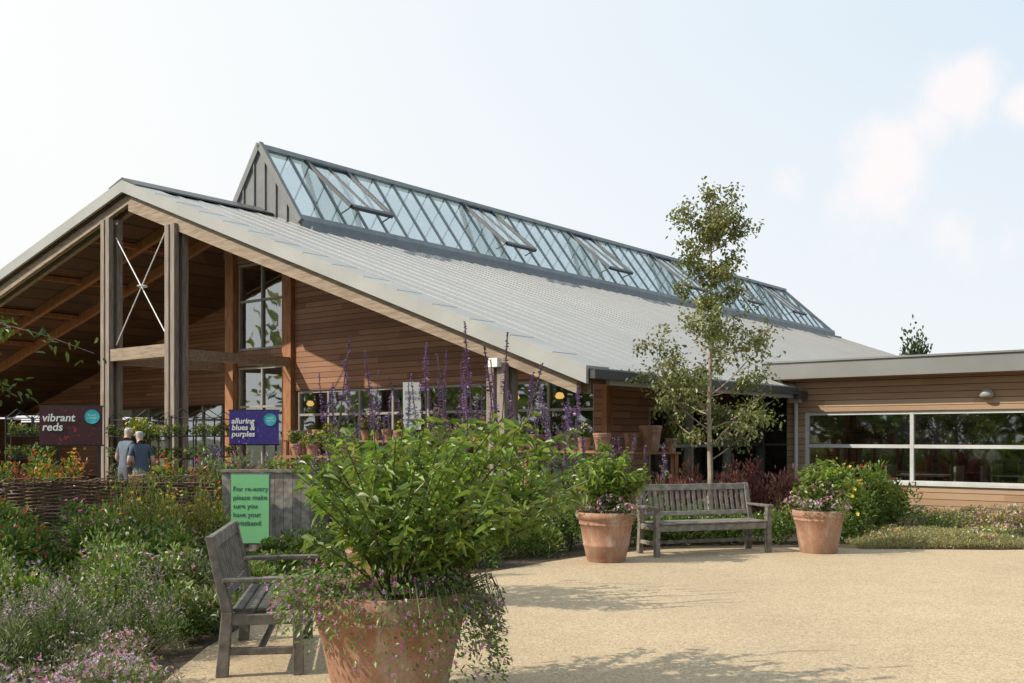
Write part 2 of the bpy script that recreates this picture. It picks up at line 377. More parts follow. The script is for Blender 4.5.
for i in range(10):
    yy=6+i*1.4;mit.box(-3.6,-3.1,yy,yy+.9,.04,random.uniform(.8,1.8))
mit.build('interior_furniture',INTL,B)
ml=MB()
for x,yy in ((-3.2,5.2),(-4.3,5.2),(-5.6,5.2),(-13.0,5.2),(-17.6,9),(-18.6,9),(-20.2,9)):
    ml.lathe([(.001,.1),(.07,.08),(.11,.0),(.07,-.05),(.001,-.06)],x,yy,2.5,sides=12)
ml.build('pendant_lamps',LAMP,B,smooth=True)
# wing
WY=8.5
mc=MB()
wall(mc,-.1,18,2.14,2.86,y=WY);wall(mc,-.1,.12,0,2.14,y=WY)
mc.box(-.3,-.12,WY+.0,WY+9,0,2.86)
mc.build('wing_cladding',CLADP,B)
mc=MB();wall(mc,.12,18,0,.58,y=WY);mc.build('wing_plinth_cladding',CLADP,B)
mwf=MB()
glaz(.15,16.25,.62,2.1,2.3,(1.38,),y=WY,fw=.075,fm=mwf)
mwf.box(.12,18,WY-.05,WY+.02,.56,.61)
mwf.build('wing_window_frames',WFRAME,B)
mff.build('side_window_frames',m_plain('side_frame_grey',(.36,.36,.34),.5),B)
mf.build('facade_window_frames',m_plain('window_frame_grey',(.30,.29,.27),.5),B)
mg.build('window_glazing',GLASS,B)
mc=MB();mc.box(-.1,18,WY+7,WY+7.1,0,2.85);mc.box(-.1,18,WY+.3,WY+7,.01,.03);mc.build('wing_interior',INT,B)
mc=MB()
for i in range(26):
    x=random.uniform(.5,15);yy=random.uniform(WY+.7,WY+4);mc.box(x-.5,x+.5,yy,yy+.6,.72,.76);mc.box(x-.05,x+.05,yy+.25,yy+.35,.03,.72)
    for sx in (-.75,.7): mc.box(x+sx,x+sx+.05,yy,yy+.4,.03,.95);mc.box(x+sx-.15,x+sx+.2,yy,yy+.4,.43,.47)
mc.build('cafe_furniture',INTL,B)
mr=MB();mr.box(-.6,19,7.95,18,2.9,3.2);mr.build('wing_roof',FASC,B)
mr=MB();mr.box(-.64,19,7.9,7.948,2.86,3.22);mr.box(-.64,-.602,7.95,18,2.88,3.22);mr.box(-.66,19,7.86,7.94,3.222,3.26);mr.build('wing_fascia',m_plain('wing_fascia_metal',(.20,.205,.20),.5,.2,scale=.6),B)
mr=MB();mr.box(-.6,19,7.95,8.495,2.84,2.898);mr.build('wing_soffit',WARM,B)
mr=MB();mr.tube([(-.05,8.42,0),(-.05,8.42,1.2),(-.05,8.42,2.42)],.045,10);mr.box(-.2,.08,8.3,8.46,2.35,2.5);mr.build('downpipe',WFRAME,B)
mr=MB();mr.lathe([(.001,.11),(.08,.09),(.13,.03),(.14,-.04),(.1,-.08),(.001,-.08)],3.95,WY-.08,2.45,16);mr.build('wall_lamp',m_plain('lamp_grey',(.3,.3,.29),.4),B,smooth=True)
mp=MB()
for x in (-1.9,-11.85,-14.75):
    zt=rz(x)-.55
    for dx in (-.19,.05):
        mp.box(x+dx,x+dx+.16,.02,.14,0,zt)
        mp.box(x+dx,x+dx+.16,.26,.40,0,zt)
    mp.box(x-.031,x+.051,.08,.34,0,zt-.01)
mp.build('porch_posts',POST,B)
mp=MB()
mp.box(-14.52,-12.06,.05,.35,3.48,3.78)
for x in (-11.85,-14.75):
    mp.box(x-.1,x+.1,.41,3.48,3.42,3.66)
mp.build('porch_beams',RAFT,B)
mp=MB()
for a,b_ in (((-14.5,.2,3.9),(-12.1,.2,6.7)),((-14.5,.2,6.6),(-12.1,.2,3.85))): mp.tube([a,tuple((np.array(a)+b_)/2),b_],.016,6)
mp.lathe([(.1,-.02),(.14,0),(.1,.02)],-13.3,.2,5.27,14)
mp.build('brace_rods',WHITE,B)
mp=MB();mp.box(-1.95,-1.75,-.1,.015,2.78,2.93);mp.build('post_floodlight',WHITE,B)
pv=MB();pv.add([(-36,-1.2,.012),(-2,-.6,.012),(-2,3.6,.012),(-36,3.6,.012)],[(0,1,2,3)]);pv.build('path',GRAVEL,None,(1.17,16,0),ang)

# ---------------------------------------------------------------- benches
def bench(name,loc,rot,L,tone=1):
    mb=MB();h=L/2
    g=lambda:tuple([random.uniform(.78,1.18)*tone]*3)
    for sx in (-1,1):
        x=sx*(h-.04)
        mb.box(x-.035,x+.035,-.29,-.22,0,.62,g())
        mb.hexa([(x-.035,.2,0),(x+.035,.2,0),(x+.035,.28,0),(x-.035,.28,0),(x-.035,.17,.43),(x+.035,.17,.43),(x+.035,.24,.43),(x-.035,.24,.43)],g())
        mb.hexa([(x-.034,.17,.425),(x+.034,.17,.425),(x+.034,.24,.425),(x-.034,.24,.425),(x-.034,.29,.93),(x+.034,.29,.93),(x+.034,.345,.93),(x-.034,.345,.93)],g())
        mb.box(x-.045,x+.045,-.33,-.02,.622,.655,g()); mb.box(x-.043,x+.043,-.02,.235,.624,.652,g())
        mb.box(x-.02,x+.02,-.22,.2,.14,.19,g()); mb.box(x-.022,x+.022,-.22,.18,.34,.41,g())
    mb.box(-h+.075,h-.075,-.275,-.235,.33,.415,g());mb.box(-h+.075,h-.075,.17,.20,.33,.405,g())
    mb.box(-h+.075,h-.075,-.02,.015,.14,.185,g())
    for i in range(6):
        y=-.30+i*.083;mb.box(-h+.0775+.0,h-.0775,y,y+.068,.42,.442,g())
    def yb(z): return .175+(z-.43)/.5*.12
    def rail(z0,z1,th=.035):
        mb.hexa([(-h+.076,yb(z0)+.01,z0),(h-.076,yb(z0)+.01,z0),(h-.076,yb(z0)+.01+th,z0),(-h+.076,yb(z0)+.01+th,z0),(-h+.076,yb(z1)+.01,z1),(h-.076,yb(z1)+.01,z1),(h-.076,yb(z1)+.01+th,z1),(-h+.076,yb(z1)+.01+th,z1)],g())
    rail(.50,.56);rail(.84,.925,.04)
    n=int(L/.093)
    for i in range(n):
        x=-h+.12+(L-.24)*i/(n-1);z0,z1=.562,.838
        mb.hexa([(x-.026,yb(z0)+.018,z0),(x+.026,yb(z0)+.018,z0),(x+.026,yb(z0)+.034,z0),(x-.026,yb(z0)+.034,z0),(x-.026,yb(z1)+.018,z1),(x+.026,yb(z1)+.018,z1),(x+.026,yb(z1)+.034,z1),(x-.026,yb(z1)+.034,z1)],g())
    o=mb.build(name,WEATH,None,loc,rot)
    bv=o.modifiers.new('b','BEVEL');bv.width=.006;bv.segments=2
    return o
bench('garden_bench',(-1.77,7.25,.008),R(98.5),1.3,.68)
bench('garden_bench',(2.62,13.65,.008),R(19.3),1.78,.85)

# ---------------------------------------------------------------- foliage generators
def cj(base,n,v=.25,h=.12):
    base=np.array(base);k=1+rng.normal(size=(n,1))*v;c=base*np.clip(k,.4,1.8)
    c=c*(1+rng.normal(size=(n,3))*h);return np.clip(c,.003,1)
def fill_shrub(mb,cx,cy,z0,rx,ry,h,n,L,W,cols,k=14,up=.6,simple=False,flow=None,nf=0,fs=.03,stems=True,spike=0,rag=.25):
    cen=[];rad=[];ck=[]
    for i in range(k):
        a=random.uniform(0,6.28);r=random.uniform(0,.8)**.7
        zz=random.uniform(.25,.85)*(1-.35*r*r)
        cen.append((cx+rx*r*math.cos(a),cy+ry*r*math.sin(a),z0+h*zz));rad.append(random.uniform(.22,.42));ck.append(random.uniform(.7,1.3))
    cen=np.array(cen);rad=np.array(rad);ck=np.array(ck)
    idx=rng.integers(0,k,n);d=rng.normal(size=(n,3));d/=np.linalg.norm(d,axis=1)[:,None]
    rr=rng.uniform(.25,1,n)**.5*(1+rng.normal(size=n)*rag*.5)
    S=np.stack([rx*rad[idx],ry*rad[idx],h*rad[idx]*.95],1)
    P=cen[idx]+d*S*rr[:,None];P[:,2]=np.maximum(P[:,2],z0+.02)
    D=d*.8+rng.normal(size=(n,3))*.45+np.array([0,0,up])
    cols=np.array(cols);ci=rng.integers(0,len(cols),k)[idx];C=cols[ci]*ck[idx][:,None]*(1+rng.normal(size=(n,1))*.22)
    C=np.clip(C,.004,1)
    mb.leaves(P,D,L*rng.uniform(.6,1.3,n),W*rng.uniform(.7,1.2,n),C,simple=simple)
    if stems:
        for i in range(k):
            e=cen[i];b=np.array([cx+(e[0]-cx)*.3,cy+(e[1]-cy)*.3,z0-.02]);m=(b+e)/2+rng.normal(size=3)*.02
            mb.tube([b,m,e],[.006,.005,.003],4,(.08,.09,.04))
    if flow is not None and nf:
        idx=rng.integers(0,k,nf);d=rng.normal(size=(nf,3));d[:,2]=np.abs(d[:,2])+.3;d/=np.linalg.norm(d,axis=1)[:,None]
        S=np.stack([rx*rad[idx],ry*rad[idx],h*rad[idx]*.95],1)
        F=cen[idx]+d*S*1.08
        fc=np.array(flow)[rng.integers(0,len(flow),nf)]
        flowers(mb,F,d,fs,fc,spike)
def flowers(mb,F,d,fs,fc,spike=0):
    nf=len(F)
    if spike:
        m=10
        P=np.repeat(F,m,0)+np.tile(np.linspace(0,spike,m),nf)[:,None]*np.array([0,0,1.])+np.repeat(rng.normal(size=(nf,3))*.15,m,0)*np.tile(np.linspace(0,spike,m),nf)[:,None]
        D=rng.normal(size=(nf*m,3));D[:,2]=np.abs(D[:,2])*.5
        mb.leaves(P,D,fs,fs*.6,cj((1,1,1),nf*m,.15,.05)*np.repeat(fc,m,0),simple=True)
    else:
        m=5;a=np.tile(np.arange(m)*2*np.pi/m,nf)
        dd=np.repeat(d+rng.normal(size=(nf,3))*.3,m,0);dd/=np.linalg.norm(dd,axis=1)[:,None]
        ref=np.array([.3,.2,1.])+0*dd;A=np.cross(dd,ref+rng.normal(size=(1,3))*.1);A/=np.linalg.norm(A,axis=1)[:,None]+1e-6;Bv=np.cross(dd,A)
        D=A*np.cos(a)[:,None]+Bv*np.sin(a)[:,None]+dd*.25
        mb.leaves(np.repeat(F,m,0),D,fs*.6,fs*.5,cj((1,1,1),nf*m,.12,.04)*np.repeat(fc,m,0),simple=True,droop=0)
G1=(.11,.185,.03);G2=(.08,.14,.03);G3=(.16,.225,.045);GG=(.15,.185,.10);GD=(.045,.08,.025);GY=(.20,.24,.055)
PUR=(.30,.10,.42);PINK=(.62,.25,.48);LILAC=(.48,.36,.62);RED=(.50,.03,.03);ORG=(.70,.22,.03);YEL=(.75,.55,.06);WHT=(.75,.75,.7);BLU=(.10,.08,.38)

def salvia(mb,cx,cy,z0,spread,h,ns,L,cols,spires=0,sph=.3,off=(0,0),leaf_d=.055,wr=.4,pt=.8,ps=.026):
    for i in range(ns):
        a=random.uniform(0,6.28);r=spread*math.sqrt(random.uniform(.02,1));hh=h*random.uniform(.55,1.05)*(1-.32*(r/spread)**2)
        if i<spires: r=min(r,spread*.8);hh=h*random.uniform(.85,1.05)
        b=np.array([cx+.16*math.cos(a)*random.random(),cy+.16*math.sin(a)*random.random(),z0])
        e=np.array([cx+off[0]+r*math.cos(a),cy+off[1]+r*math.sin(a),z0+hh])
        m=b*.5+e*.5+np.array([-(e-b)[0]*.18,-(e-b)[1]*.18,hh*.1])
        t_=np.linspace(0,1,12)[:,None];pts=(1-t_)**2*b+2*t_*(1-t_)*m+t_**2*e
        mb.tube(pts,np.linspace(.0065,.003,12),5,(.10,.12,.04))
        br=[pts]
        for j in range(3):
            k=random.randint(4,9);dd=rng.normal(size=3);dd[2]=abs(dd[2])*.6+.6;dd/=np.linalg.norm(dd);l=random.uniform(.12,.3)*h
            bp=pts[k]+dd*np.linspace(0,l,6)[:,None];br.append(bp);mb.tube(bp,np.linspace(.004,.002,6),4,(.12,.15,.05))
        bc=random.uniform(.75,1.25);cc=np.array(random.choice(cols))
        for q,bp in enumerate(br):
            seg=np.linalg.norm(np.diff(bp,axis=0),axis=1).sum();n=int(seg/leaf_d)*2
            tt=rng.uniform(.3 if q==0 else 0,1,n);P=np.stack([np.interp(tt,np.linspace(0,1,len(bp)),bp[:,c]) for c in range(3)],1)
            D=rng.normal(size=(n,3));D[:,2]=D[:,2]*.35+.1
            mb.leaves(P,D,L*rng.uniform(.35,1.15,n),L*wr*rng.uniform(.7,1.1,n),np.clip(cc*bc*(1+rng.normal(size=(n,1))*.2)*(1+rng.normal(size=(n,3))*.06),.01,1),droop=.35)
        if i<spires:
            l=sph*random.uniform(.5,1.35);dd=np.array([random.uniform(-.25,.25),random.uniform(-.25,.25),1])
            u=np.linspace(0,1,8)[:,None];bendv=np.array([random.uniform(-.06,.06),random.uniform(-.06,.06),0])
            sp=e+dd*l*u+bendv*u*u;mb.tube(sp,.0035,4,(.09,.06,.09))
            n=70;tt=rng.uniform(.2,1,n)**pt;P=e+dd*(tt*l)[:,None]+bendv*(tt**2)[:,None];D=rng.normal(size=(n,3));D[:,2]=abs(D[:,2])*.3
            mb.leaves(P,D,ps*(1.35-tt),ps*.48,cj(random.choice([(.14,.06,.24),(.09,.045,.15),(.20,.10,.36)]),n),simple=True)

# ---------------------------------------------------------------- planters
def pot_mesh(mb,rt,rb,h,style=0):
    pr=[(rb*.96,0),(rb,.02),(rb+(rt-rb)*.45,h*.5),(rt*.93,h*.76),(rt*.955,h*.77),(rt*.955,h*.79),(rt*.935,h*.80),(rt*.95,h*.84),(rt*.99,h*.86),(rt*1.0,h*.88),(rt*1.0,h*.97),(rt*.985,h),(rt*.92,h),(rt*.9,h*.97),(rt*.88,h*.85)]
    if style: pr=[(rb*.96,0),(rb*1.02,.015),(rb*1.02,.05),(rb+(rt-rb)*.12,.06),(rb+(rt-rb)*.3,h*.3),(rb+(rt-rb)*.31+.008,h*.32),(rb+(rt-rb)*.34+.008,h*.35),(rb+(rt-rb)*.36,h*.36),(rt*.86,h*.74),(rt*.9,h*.75),(rt*.9,h*.78),(rt*.88,h*.79),(rt*.93,h*.85),(rt*1.0,h*.88),(rt*1.02,h*.93),(rt*1.0,h),(rt*.92,h),(rt*.9,h*.9)]
    mb.lathe(pr,sides=64)
    mb.lathe([(rt*.9,h*.9),(rt*.5,h*.91),(.001,h*.92)],sides=32,mi=1)
def planter(loc,rt,rb,h,plantfn,style=0):
    e=empty('terracotta_planter',loc)
    mb=MB();pot_mesh(mb,rt,rb,h,style);o=mb.build('pot',[TERRA,SOIL],e,smooth=True)
    if plantfn:
        mb=MB();plantfn(mb);mb.build('flowering_plants',FOL,e)
    return e
SG=[(.18,.27,.04),(.14,.23,.035),(.22,.30,.06),(.16,.24,.05)]
def pl_near(mb):
    salvia(mb,.05,0,.6,1.1,1.1,80,.10,SG,spires=15,sph=.44,off=(.24,.05),wr=.36,ps=.03,leaf_d=.058)
    n=5200;a=rng.uniform(0,6.28,n)
    wgt=np.where(rng.random(n)<.45,rng.normal(-.35,.55,n),a);wgt=np.where(rng.random(n)<.15,rng.normal(-2.5,.3,n),wgt)
    r=rng.uniform(.36,.70,n)*(1);z=.72+rng.normal(size=n)*.06-np.clip((r-.46)*1.9,0,1)*rng.uniform(.3,1.3,n)*(.6+.5*np.cos(wgt+.3))
    P=np.stack([r*np.cos(wgt),r*np.sin(wgt),z],1);D=np.stack([np.cos(wgt),np.sin(wgt),-.3+0*wgt],1)+rng.normal(size=(n,3))*.7
    mb.leaves(P,D,.035*rng.uniform(.6,1.3,n),.018,cj((.13,.20,.05),n),simple=True)
    k=rng.random(n)<.10;F=P[k]+D[k]/np.linalg.norm(D[k],axis=1)[:,None]*.03;flowers(mb,F,D[k],.03,np.array([(.42,.16,.5),(.58,.3,.62),(.5,.12,.4)])[rng.integers(0,3,k.sum())])
    for i in range(60):
        a=rng.normal(-.3,1.2);p=np.array([.4*math.cos(a),.4*math.sin(a),.66]);q=p+np.array([math.cos(a)*.2,math.sin(a)*.2,.1])+rng.normal(size=3)*.03;e=q+np.array([math.cos(a)*.08,math.sin(a)*.08,-random.uniform(.1,.35)])
        mb.tube([p,q,e],.0022,4,(.1,.12,.05))
planter((-.73,6.0,.008),.48,.33,.68,pl_near)
def pl_back(mb):
    salvia(mb,0,0,.6,1.0,1.0,40,.10,[(.11,.19,.035),(.14,.23,.045)],spires=22,sph=.55,off=(.1,0),ps=.036)
planter((-1.2,9.4,.008),.38,.26,.66,pl_back)
def pl_far(mb):
    salvia(mb,0,0,.56,.58,.97,54,.11,SG)
    fill_shrub(mb,.05,-.05,.5,.55,.45,.42,1500,.05,.02,[G3,GG],flow=[PINK,LILAC,WHT,PINK],nf=300,fs=.042,simple=True)
planter((1.2,12.75,.008),.385,.24,.63,pl_far,1)
def pl_far2(mb):
    salvia(mb,.1,.1,.5,.45,.78,34,.11,SG)
    fill_shrub(mb,-.05,-.05,.46,.54,.42,.45,1500,.05,.02,[G3,GG],flow=[PINK,LILAC,WHT,PINK],nf=300,fs=.042,simple=True)
planter((4.2,13.7,.008),.35,.25,.58,pl_far2)

# ---------------------------------------------------------------- bed plants
def shrub(name,x,y,rx,ry,h,n,L,W,cols,**k):
    mb=MB();fill_shrub(mb,0,0,0,rx,ry,h,n,L,W,cols,**k);return mb.build(name,FOL,None,(x,y,0))
for (x,y) in [(-1.85,4.65),(-2.3,4.75),(-2.8,4.9),(-2.1,5.25),(-2.6,5.4),(-3.05,5.5),(-3.4,5.9),(-2.35,5.8),(-2.45,6.2)]:
    shrub('pink_flowering_groundcover',x,y,.36,.34,random.uniform(.30,.42),2600,.035,.011,[GG,(.12,.18,.05),(.16,.18,.08)],k=20,flow=[PINK,LILAC,(.55,.42,.6)],nf=270,fs=.024,simple=True)
for (x,y,h) in [(-2.95,6.5,.5),(-3.35,7.0,.55),(-2.75,7.2,.6),(-3.6,6.5,.5),(-3.95,7.2,.55)]:
    shrub('lavender_shrub',x,y,.42,.4,h,3400,.045,.011,[GG,(.12,.18,.06),(.11,.17,.04)],k=22,simple=True,up=1.2,flow=[(.3,.22,.36),(.5,.36,.5)],nf=90,fs=.018,spike=.08)
for (x,y,h) in [(-3.95,7.8,.55),(-3.2,8.3,.62),(-2.75,8.4,.6),(-4.4,8.6,.6),(-3.7,9.1,.7),(-2.6,9.4,.45),(-4.9,8.9,.6),(-2.62,7.9,.42)]:
    shrub('garden_shrub',x,y,.46,.42,h,2600,.07,.024,[G3,GG,G1],k=22,flow=[WHT,PINK,LILAC],nf=70,fs=.035)
for (x,y,h,c) in [(-4.9,9.9,.78,RED),(-4.2,10.1,.85,PINK),(-5.4,10.6,.85,RED),(-4.5,11.0,.85,(.5,.05,.12)),(-3.5,10.4,.7,PINK),(-5.9,11.2,.9,LILAC)]:
    shrub('red_flowering_perennial',x,y,.5,.4,h,2300,.08,.03,[G1,G3,G2],k=18,flow=[c],nf=38,fs=.05)
for (x,y,h) in [(-4.1,11.3,1.05),(-3.7,11.9,1.0),(-4.6,12.0,.95)]:
    shrub('yellow_seedhead_perennial',x,y,.36,.35,h,1600,.10,.018,[GY,G3,(.24,.22,.08)],k=16,up=1.5,flow=[(.5,.38,.15),YEL],nf=90,fs=.04)
for i in range(16):
    x=-6.2+i*.38+random.uniform(-.1,.1);y=11.6 if x<-4.7 else 12.6
    if x>.2: break
    if -3.9<x<-3.0: h=.16
    else: h=random.uniform(.3,.6)
    shrub('garden_shrub',x,y-.2+random.uniform(-.3,.1),.36,.33,h,1300,.07,.028,[G1,G2,G3],k=14,flow=[WHT,PINK,YEL],nf=26,fs=.035)
for (x,y,h) in [(-3.1,10.3,.4),(-2.6,11.0,.3),(-2.0,11.3,.45),(-1.4,11.9,.55),(-.8,12.3,.6),(-.2,12.9,.6),(.3,13.4,.62),(.75,13.9,.75),(-.4,13.6,.9),(.2,14.1,.95),(-1.2,13.2,.8),(-2,12.6,.7),(1.5,14.5,.75)]:
    shrub('garden_shrub',x,y,.42,.38,h,1800,.06,.026,[G2,G1,G3],k=16,flow=[PINK,LILAC],nf=30,fs=.035)
for (x,y,h) in [(2.1,14.6,.5),(2.7,14.8,.45),(3.3,14.9,.5),(3.9,14.9,.5),(4.7,14.9,.55),(2.3,15.4,.6),(3.0,15.6,.6)]:
    shrub('garden_shrub',x,y,.45,.35,h,1500,.06,.028,[G2,G1,G3],k=16,flow=[WHT],nf=12,fs=.03)
for (x,y) in [(2.5,16.5),(3.0,16.7),(3.5,16.4),(4.0,16.7),(4.5,16.5),(4.9,16.9),(1.9,16.2),(5.3,17.2)]:
    shrub('red_leaved_shrub',x,y,.36,.35,random.uniform(.95,1.2),1400,.10,.022,[(.22,.07,.07),(.17,.05,.06),(.27,.12,.10),(.15,.09,.06)],k=16,up=1.6)
for (x,y,h,f) in [(5.3,15.4,1.15,YEL),(5.75,15.8,1.1,RED),(5.0,16.0,1.0,PINK),(6.2,16.3,.85,RED)]:
    shrub('flowering_shrub',x,y,.42,.38,h,1800,.09,.035,[G1,G3,(.18,.25,.05)],k=16,flow=[f],nf=30,fs=.065)
for i in range(34):
    x=random.uniform(4.6,9.6);y=14.5+random.uniform(0,1)*max(.5,(4.4-(x-4.6)*.35))
    c=random.choice([[GY,(.26,.25,.09)],[GG,(.2,.18,.12)],[(.25,.2,.1),(.18,.19,.07)],[G1,G3]])
    h=random.uniform(.16,.3) if y<16 else random.uniform(.28,.5)
    shrub('low_groundcover',x,y,.5,.42,h,1300,.045,.016,c,k=18,simple=True,flow=[PINK,YEL,WHT],nf=80,fs=.04,stems=False)
mb=MB();n=16000
x=rng.uniform(4.9,7.6,n);y=14.05+rng.uniform(0,1,n)**1.3*1.5;z=.04+.12*np.sin((x-4.9)/2.7*np.pi)*np.minimum(1,(y-14)/.4)+rng.normal(size=n)*.02
mb.leaves(np.stack([x,y,np.abs(z)],1),rng.normal(size=(n,3))*.6+[0,0,.8],.05,.012,cj((.30,.28,.13),n,.3,.15),simple=True);mb.build('thyme_mat',FOL)
for i in range(15):
    x=-8.6+i*.36;y=14.4+random.uniform(-.2,.8)
    f=random.choice([[RED],[RED,ORG],[YEL,ORG],[RED,(.5,.05,.2)]])
    h=random.uniform(1.2,1.5) if x<-6.3 else (.9 if x<-5 else 1.1)
    shrub('red_flower_display',x,y,.4,.35,h,1400,.09,.035,[G1,G3,(.2,.08,.03)],k=16,flow=f,nf=55,fs=.055)
for i in range(11):
    x=-4.6+i*.36;y=15.2+random.uniform(-.2,.6)
    shrub('blue_flower_display',x,y,.36,.35,random.uniform(1.15,1.38),1200,.09,.03,[G1,G3,GG],k=16,flow=[PUR,BLU,LILAC],nf=50,fs=.03,spike=.16)
def spires(name,x0,x1,y0,y1,zt,n,c):
    mb=MB()
    for i in range(n):
        b=np.array([random.uniform(x0,x1),random.uniform(y0,y1),0]);e=b+np.array([random.uniform(-.25,.25),random.uniform(-.1,.1),random.uniform(*zt)])
        mb.tube([b,(b+e)/2+rng.normal(size=3)*.01,e],.005,4,(.08,.1,.04))
        m=80;t_=rng.uniform(.78,1,m);P=b+(e-b)*t_[:,None];mb.leaves(P,rng.normal(size=(m,3))+[0,0,.5],.045,.022,cj(c,m),simple=True)
        m=24;t_=rng.uniform(.1,.78,m);P=b+(e-b)*t_[:,None];mb.leaves(P,rng.normal(size=(m,3))+[0,0,.3],.10,.026,cj(G1,m),simple=True)
    mb.build(name,FOL)
spires('purple_salvia_drift',-2.8,.9,13.6,15.2,(1.4,2.3),52,(.17,.10,.28))
spires('purple_salvia_drift',.9,2.6,15.2,16.2,(1.2,1.6),20,(.2,.12,.3))

# ---------------------------------------------------------------- trees
def tree(name,x,y,h,r0,crown,nl,L,W,cols,limbs,z0c,lean=0,sc=.1,up=(.5,1.1),skip=None):
    mb=MB()
    tp=np.array([[0,0,0],[.02,.01,h*.15],[-.01,.02,h*.35],[.04+lean*.4,0,h*.6],[.02+lean*.8,0,h*.82],[lean,0,h*.97]])
    tt=np.linspace(0,1,24);T=np.stack([np.interp(tt,np.linspace(0,1,6),tp[:,c]) for c in range(3)],1)
    mb.tube(T,np.interp(tt,[0,.04,.5,1],[r0*1.3,r0,r0*.55,r0*.1]),10,(1,1,1),1)
    ends=[]
    for i in range(limbs):
        f=z0c+(.95-z0c)*(i+random.uniform(-.4,.4))/limbs;f=max(z0c,min(.95,f));k=int(f*23);b=T[k];rr=crown(b[2]/h)
        if skip and skip[0]<f<skip[1] and random.random()<.35: continue
        a=i*2.4+random.uniform(-.4,.4);l=rr*random.uniform(.7,1.1)
        e=b+np.array([math.cos(a)*l,math.sin(a)*l,l*random.uniform(*up)]);m=(b+e)/2+np.array([math.cos(a)*l*.12,math.sin(a)*l*.12,-l*.1])
        u=np.linspace(0,1,8)[:,None];pts=(1-u)**2*b+2*u*(1-u)*m+u**2*e
        mb.tube(pts,np.linspace(r0*.32*(1-f*.5),.004,8),5,(1,1,1),1)
        for q in range(6):
            j=random.randint(2,7);d=rng.normal(size=3);d[2]=d[2]*.6+.1;d/=np.linalg.norm(d);ll=l*random.uniform(.2,.5)
            e2=pts[j]+d*ll+np.array([0,0,-ll*.15]);mb.tube([pts[j],(pts[j]+e2)/2+[0,0,.03],e2],[.006,.004,.002],4,(1,1,1),1)
            ends.append((pts[j],e2))
        ends.append((pts[4],e))
    ends.append((T[-4],T[-1]+np.array([0,0,.1])))
    lens=np.array([np.linalg.norm(e-b)**.7*random.choice([.4,1,1.4]) for b,e in ends]);wts=lens/lens.sum()
    for (b,e),wt in zip(ends,wts):
        n=int(nl*wt)+1;t_=rng.uniform(.15,1.15,n)
        P=b+(e-b)*t_[:,None]+rng.normal(size=(n,3))*sc*max(.5,np.linalg.norm(e-b))
        D=rng.normal(size=(n,3));D[:,2]-=.4
        cc=np.array(random.choice(cols))*random.uniform(.7,1.25)
        mb.leaves(P,D,L*rng.uniform(.7,1.2,n),W*rng.uniform(.7,1.2,n),np.clip(cc*(1+rng.normal(size=(n,1))*.2),.01,1))
    return mb.build(name,[FOL,BARK],None,(x,y,0))
def cr(f):
    return float(np.interp(f,[0,.28,.36,.5,.6,.7,.82,.92,1],[.7,.95,1.05,.92,.65,.5,.6,.42,.15]))
tree('birch_tree',3.2,16.2,5.7,.055,cr,9800,.07,.046,[(.16,.19,.055),(.12,.15,.04),(.21,.22,.09),(.17,.19,.08)],38,.30,sc=.14,up=(.4,.95),skip=(.55,.68))
def cr2(f): return float(np.interp(f,[0,.3,.6,1],[1.2,2.0,1.8,.5]))
tree('overhanging_tree',-7.1,9.5,5.2,.12,cr2,6000,.11,.05,[G2,G1],26,.3)
mb=MB();fill_shrub(mb,0,0,0,1.1,1.1,7.4,7000,.35,.16,[(.07,.10,.035),(.05,.08,.03)],k=90,up=.8,simple=True);mb.tube([(0,0,0),(0,0,3),(0,0,6.5)],[.2,.15,.05],6,(.1,.08,.06));mb.build('distant_tree',FOL,None,(24.0,60,0))
mb=MB()
for i in range(64):
    a=R(-214+i*4.2);d=random.uniform(30,50);h=random.uniform(4,9)
    x=d*math.cos(a);y=d*math.sin(a)+3
    if y>30 : continue
    fill_shrub(mb,x,y,0,3.8,3.8,h,440,.9,.45,[(.10,.15,.04),(.07,.11,.03),(.17,.19,.06)],k=18,simple=True,stems=False)
mb.build('unseen_reflection_trees',FOL)  # tree ring out of view, added so the glazing has greenery to reflect

# ---------------------------------------------------------------- fences
mb=MB()
path=np.array([(-9.0,12.6),(-7.6,12.75),(-6.2,12.85),(-5.1,13.3),(-3.98,13.6)])
seg=np.concatenate([[0],np.cumsum(np.linalg.norm(np.diff(path,axis=0),axis=1))]);tot=seg[-1]
def pp(s_): return np.stack([np.interp(s_,seg,path[:,0]),np.interp(s_,seg,path[:,1])],-1)
sp_=.22;ns=int(tot/sp_)
for i in range(ns+1):
    p=pp(i*sp_);mb.tube([(p[0],p[1],0),(p[0],p[1],.5),(p[0]+random.uniform(-.01,.01),p[1],1.0+random.uniform(0,.1))],.016,6,(.09,.06,.04))
s_=np.arange(0,tot,.055)
for j in range(44):
    z=.03+j*.0225;ph=math.pi*(j%2);p=pp(s_);off=.024*np.sin(s_/sp_*math.pi+ph+math.pi/2)
    zz=z+rng.normal(size=len(s_))*.003+.012*np.sin(s_*.9+1)+.02*np.sin(s_*2.3)
    c=np.array(random.choice([(.12,.07,.045),(.19,.12,.08),(.26,.17,.12),(.09,.055,.04)]))
    mb.tube(np.stack([p[:,0],p[:,1]+off,zz],1),.0115,5,c)
for i in range(60):
    s0=random.uniform(0,tot-.3);p=pp(s0);mb.tube([(p[0],p[1]-.03,1.0),(p[0]+.1,p[1]-.04,1.02+random.uniform(0,.05)),(p[0]+.25,p[1]-.02,1.0+random.uniform(0,.08))],.006,4,(.14,.09,.06))
mb.build('woven_willow_fence',m_noise('willow',[(.3,(.6,.6,.6)),(.7,(1.2,1.15,1.1))],30,.8,bs=.3,attr=True))
mb=MB()
x=-3.95
